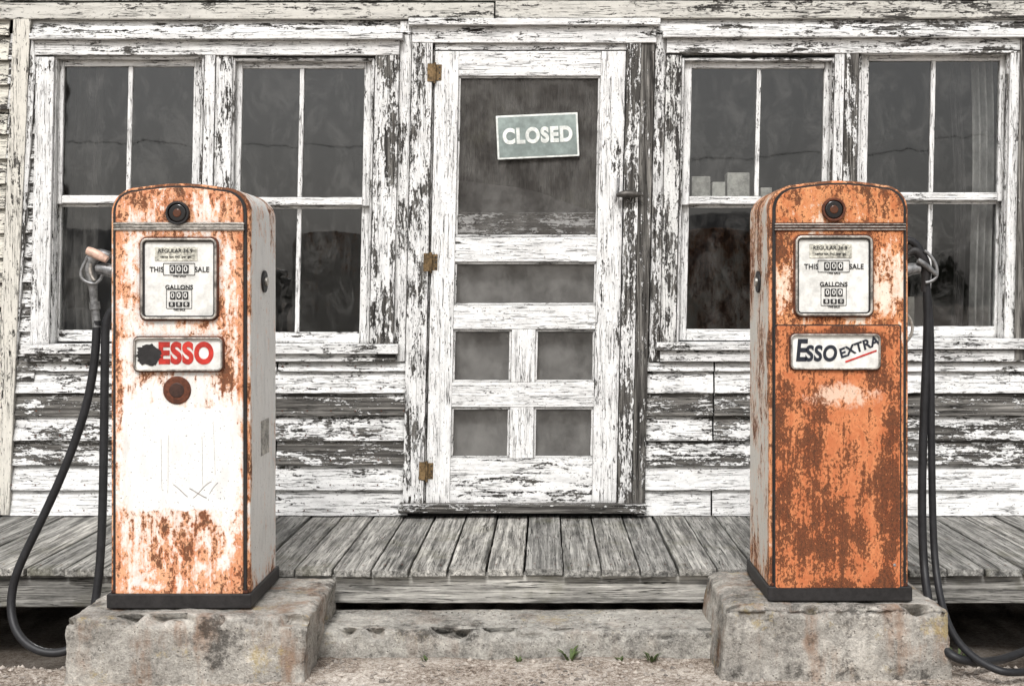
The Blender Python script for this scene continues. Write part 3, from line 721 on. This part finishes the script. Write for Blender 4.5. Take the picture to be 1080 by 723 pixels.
        tube('trigger_guard',[L(975,264,-.02),L(985,272,-.02),L(990,285,-.02),L(988,296,-.02),L(976,298,-.02)],.0055,greysteel,e)
        tube('nozzle_grip',[L(968,274,-.022),L(978,280,-.022),L(988,290,-.022)],.011,greysteel,e,radii=[.8,1,.7])
        tube('hose',[L(952,254),L(962,252),L(971,262),L(977,290),L(979,340),L(976,400),L(973,470),L(972,540),L(974,600),L(980,640,-.12),L(988,672,-.2),L(1002,692,-.28),L(1020,697,-.28),L(1045,699,-.2),L(1075,690,.0),L(1110,672,.25)],.0145,blackrub,e,res=8)
        tube('hose_swivel_line',[L(977,300),L(981,330),L(982,380),L(982,440),L(983,520),L(985,590),L(992,635,-.1),L(1003,668,-.2),L(1022,690,-.27),L(1048,706,-.33),L(1068,711,-.35),L(1100,705,-.25)],.0125,blackrub,e,res=8)
        tube('nozzle_hook',[L(955,330),L(964,338),L(965,352),L(956,360)],.005,chrome,e)
    return e
gas_pump((190-576)*4.12/F,.219,1.624,False)
gas_pump((885-576)*4.12/F,.243,1.633,True)

# ================================================================ CLOSED SIGN
sg=P(567,143.5,WD-.022)
sign=empty('closed_sign',sg); sign.rotation_euler=(0,math.radians(-2.6),0)
k=WD/F
extr('sign_board',outline(86*k,46*k,.004,0,-23*k,.004),-.003,.001,signwhite,sign,.001,1)
extr('sign_field',outline(82*k,42*k,.003,0,-21*k,.003),-.0042,-.001,signgreen,sign,.0005,1)
text('sign_text','CLOSED',(0,-.0052,0),.094,signwhite,sign,off=.0046,sx=.84,spc=1.12)

# ================================================================ GROUND
def gh(x,y):
    if abs(x)>9 or y<1.5 or y>6.5: return 0.0
    e=min(1,(9-abs(x))/2)*min(1,(y-1.5)/1)*min(1,(6.5-y)/.3)
    h=.010*mn.noise(Vector((x*3,y*3,0)))+.006*mn.noise(Vector((x*11,y*11,2)))+.004*mn.noise(Vector((x*33,y*33,5)))
    s=max(0,min(1,(y-4.18)/.22)); s=s*s*(3-2*s)
    side=max(0,min(1,max(-1.2-x,x-1.0)/.3))
    h-= .13*s*max(side,.0 if y<4.6 else 1)
    return h*e
def axis(lo,hi,a,b,fine):
    r=[]; v=a
    while v<b: r.append(v); v+=fine
    r.append(b)
    st=.1; v=b
    while v<hi: v+=st; st*=1.35; r.append(min(v,hi))
    st=.1; v=a
    while v>lo: v-=st; st*=1.35; r.insert(0,max(v,lo))
    return r
xs=axis(-400,400,-2.2,2.2,.016); ys=axis(-400,400,3.6,4.7,.016)
vs=[(x,y,gh(x,y)) for y in ys for x in xs]; nx=len(xs)
fs=[(j*nx+i,j*nx+i+1,(j+1)*nx+i+1,(j+1)*nx+i) for j in range(len(ys)-1) for i in range(nx-1)]
m,nt,bs,out=newmat('sandy_ground')
v=coords(nt,False)
a=NOISE(nt,v,2.5,6,.7); b=NOISE(nt,v,60,6,.75); c2=NOISE(nt,v,220,3,.6)
val=M(nt,'ADD',M(nt,'MULTIPLY',a,.35),M(nt,'ADD',M(nt,'MULTIPLY',b,.4),M(nt,'MULTIPLY',c2,.25)))
c=RAMP(nt,val,[(.40,(.04,.03,.023)),(.46,(.22,.175,.14)),(.52,(.45,.395,.34)),(.60,(.70,.65,.59))])
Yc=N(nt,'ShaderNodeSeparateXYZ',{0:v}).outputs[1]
porch_shade=SS(nt,M(nt,'ADD',Yc,M(nt,'MULTIPLY',a,.3)),4.38,4.55)
c=MIX(nt,M(nt,'MULTIPLY',porch_shade,.8),c,(.035,.028,.022))  # soil by and under the porch darkened, its shade painted into the colour
nt.links.new(c,bs.inputs['Base Color']); bs.inputs['Roughness'].default_value=.95; bs.inputs['Specular IOR Level'].default_value=.1
nt.links.new(N(nt,'ShaderNodeBump',{'Strength':1.,'Distance':.008,'Height':val}).outputs[0],bs.inputs['Normal'])
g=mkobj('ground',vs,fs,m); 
for p in g.data.polygons: p.use_smooth=True
vs=[];fs=[]
for i in range(6200):
    x=random.uniform(-2.1,2.1); y=random.uniform(3.75,4.62); r=random.choice([.002,.003,.003,.004,.006,.010])*random.uniform(.7,1.3)
    z=None
    if -1.6<x<-.75 and y>4.0: continue
    if .5<x<1.35 and y>4.04: continue
    if -.85<x<.61 and y>4.28:
        if y<4.33 or y>4.58: continue
        if r>.0045 or random.random()<.4: continue
        z=.093
    z=(gh(x,y) if z is None else z)+r*.2; k=len(vs); a=random.random()*6
    pts=[(1,0,0),(0,1,0),(-1,0,0),(0,-1,0),(0,0,.8),(0,0,-.8)]
    for q in pts:
        rr=r*random.uniform(.7,1.3); vs.append((x+rr*(q[0]*math.cos(a)-q[1]*math.sin(a)),y+rr*(q[0]*math.sin(a)+q[1]*math.cos(a)),z+rr*q[2]))
    for f in((0,1,4),(1,2,4),(2,3,4),(3,0,4),(1,0,5),(2,1,5),(3,2,5),(0,3,5)): fs.append(tuple(k+j for j in f))
mkobj('gravel',vs,fs,simple('gravel_m',(.36,.32,.28),.9,0,25,.8,.3))
leafm=simple('weed_green',(.07,.10,.03),.7,0,60,.4,.1)
vs=[];fs=[]
for (px,py,n,hh) in((601,692,22,.05),(688,694,14,.035),(548,690,8,.025),(450,693,6,.02),(655,692,8,.02),(1010,700,14,.05),(330,694,10,.03)):
    D=4.26; bp=P(px,py,D)
    for i in range(n):
        a=random.random()*6.28; l=hh*random.uniform(.5,1.2); r0=random.uniform(0,.015); w=.0035
        bx=bp.x+r0*math.cos(a); byy=D+r0*math.sin(a); k=len(vs); dx,dy=math.cos(a),math.sin(a)
        vs+=[(bx-dy*w,byy+dx*w,0),(bx+dy*w,byy-dx*w,0),(bx+dx*l*.4+dy*w*1.3,byy+dy*l*.4-dx*w*1.3,l*.6),(bx+dx*l*.4-dy*w*1.3,byy+dy*l*.4+dx*w*1.3,l*.6),(bx+dx*l*.9,byy+dy*l*.9,l*.8)]
        fs+=[(k,k+1,k+2,k+3),(k+3,k+2,k+4)]
mkobj('weeds',vs,fs,leafm)

# ---- across the road (seen as reflections in the window panes)
asph=simple('asphalt',(.05,.05,.052),.9,0,30,.3,.3)
mkobj('road',[(-400,-16,.004),(400,-16,.004),(400,-9,.004),(-400,-9,.004)],[(0,1,2,3)],asph)
mkobj('road_marking',[(-400,-12.56,.008),(400,-12.56,.008),(400,-12.44,.008),(-400,-12.44,.008)],[(0,1,2,3)],simple('yellow_line',(.6,.42,.05)))
wh=empty('white_house',(-1,-42,0))
wsd=simple('white_siding',(.75,.75,.73),.8,0,2,.1,0)
for (x0,x1,h) in((4,13,2.8),(-22,-15,2.6)):
    abox('walls',x0,x1,-4,4,0,h,wsd,wh,0)
    mkobj('roof',[(x0-.4,4.4,h),(x1+.4,4.4,h),(x1+.4,0,h+1.8),(x0-.4,0,h+1.8),(x0-.4,-4.4,h),(x1+.4,-4.4,h)],[(0,1,2,3),(3,2,5,4)],roofm,wh)
    for q in range(3):
        xx=x0+1.2+q*2.8; abox('window',xx,xx+1,4.0,4.03,1,2.2,darkroom,wh,0)
tm=simple('tree_leaves',(.06,.075,.035),.8,0,1,.5,0)
vs=[];fs=[]
for t in range(60):
    tx=-110+t*3.8+random.uniform(-1.5,1.5); ty=-98+random.uniform(-6,6); H=random.uniform(2.2,5.5)
    k=len(vs)
    for zz,r in((0,.22),(H*.8,.08)):
        for q in range(5): a=q*1.2566; vs.append((tx+r*math.cos(a),ty+r*math.sin(a),zz))
    for q in range(5): fs.append((k+q,k+(q+1)%5,k+5+(q+1)%5,k+5+q))
    cl=[(tx+random.gauss(0,1.6),ty+random.gauss(0,1),H*random.uniform(.35,.95),random.uniform(.6,1.2)) for _ in range(8)]
    for c_ in cl:
        for q in range(40):
            d=Vector((random.gauss(0,1),random.gauss(0,1),random.gauss(0,.8))).normalized()*c_[3]*random.random()**.4
            p=Vector(c_[:3])+d; u=Vector((random.gauss(0,1),random.gauss(0,1),random.gauss(0,1))).normalized()*.25; w=Vector((random.gauss(0,1),random.gauss(0,1),random.gauss(0,1))).normalized()*.25
            k=len(vs); vs+=[p-u,p-w,p+u,p+w]; fs.append((k,k+1,k+2,k+3))
mkobj('distant_tree_line',vs,fs,tm)
up=empty('utility_pole',(-14,-24,0))
polem=simple('pole_wood',(.12,.09,.07))
tube('pole',[(0,0,0),(0,0,3),(0,0,6),(0,0,9)],.12,polem,up); tube('pole',[(30,0,0),(30,0,3),(30,0,6),(30,0,9)],.12,polem,up)
tube('wire',[(-34,0,6.6)]+[(0+30*i/6,0,5.9-.7*math.sin(math.pi*i/6)) for i in range(7)]+[(64,0,6.6)],.013,blackpt,up)

# ================================================================ LIGHT
w=bpy.data.worlds.new('World'); scene.world=w; w.use_nodes=True
nt=w.node_tree; bg=nt.nodes['Background']
sky=nt.nodes.new('ShaderNodeTexSky'); sky.sky_type='NISHITA'; sky.sun_disc=False
EL=math.radians(48); sky.sun_elevation=EL; sky.sun_rotation=math.radians(188); sky.dust_density=4; sky.air_density=1.2
hs=nt.nodes.new('ShaderNodeHueSaturation'); hs.inputs['Saturation'].default_value=.22
nt.links.new(sky.outputs[0],hs.inputs['Color']); nt.links.new(hs.outputs[0],bg.inputs[0]); bg.inputs[1].default_value=.145
sl=bpy.data.lights.new('sun','SUN'); sl.energy=2.3; sl.angle=math.radians(12); sl.color=(1,.99,.98)
so=bpy.data.objects.new('sun',sl); COL.objects.link(so)
az=math.radians(8)
d=Vector((-math.sin(az)*math.cos(EL),-math.cos(az)*math.cos(EL),math.sin(EL)))
so.rotation_euler=d.to_track_quat('Z','Y').to_euler()
so.location=(0,0,8)

cam=bpy.data.cameras.new('camera'); co=bpy.data.objects.new('camera',cam); COL.objects.link(co)
co.location=(0,0,CZ); co.rotation_euler=(math.pi/2,0,0)
cam.sensor_fit='HORIZONTAL'; cam.sensor_width=36; cam.lens=36*F/1080
cam.shift_x=-36/1080; cam.shift_y=-49.5/1080; cam.clip_end=2000; cam.clip_start=.05
scene.camera=co
scene.view_settings.view_transform='Standard'; scene.view_settings.look='None'; scene.view_settings.exposure=0
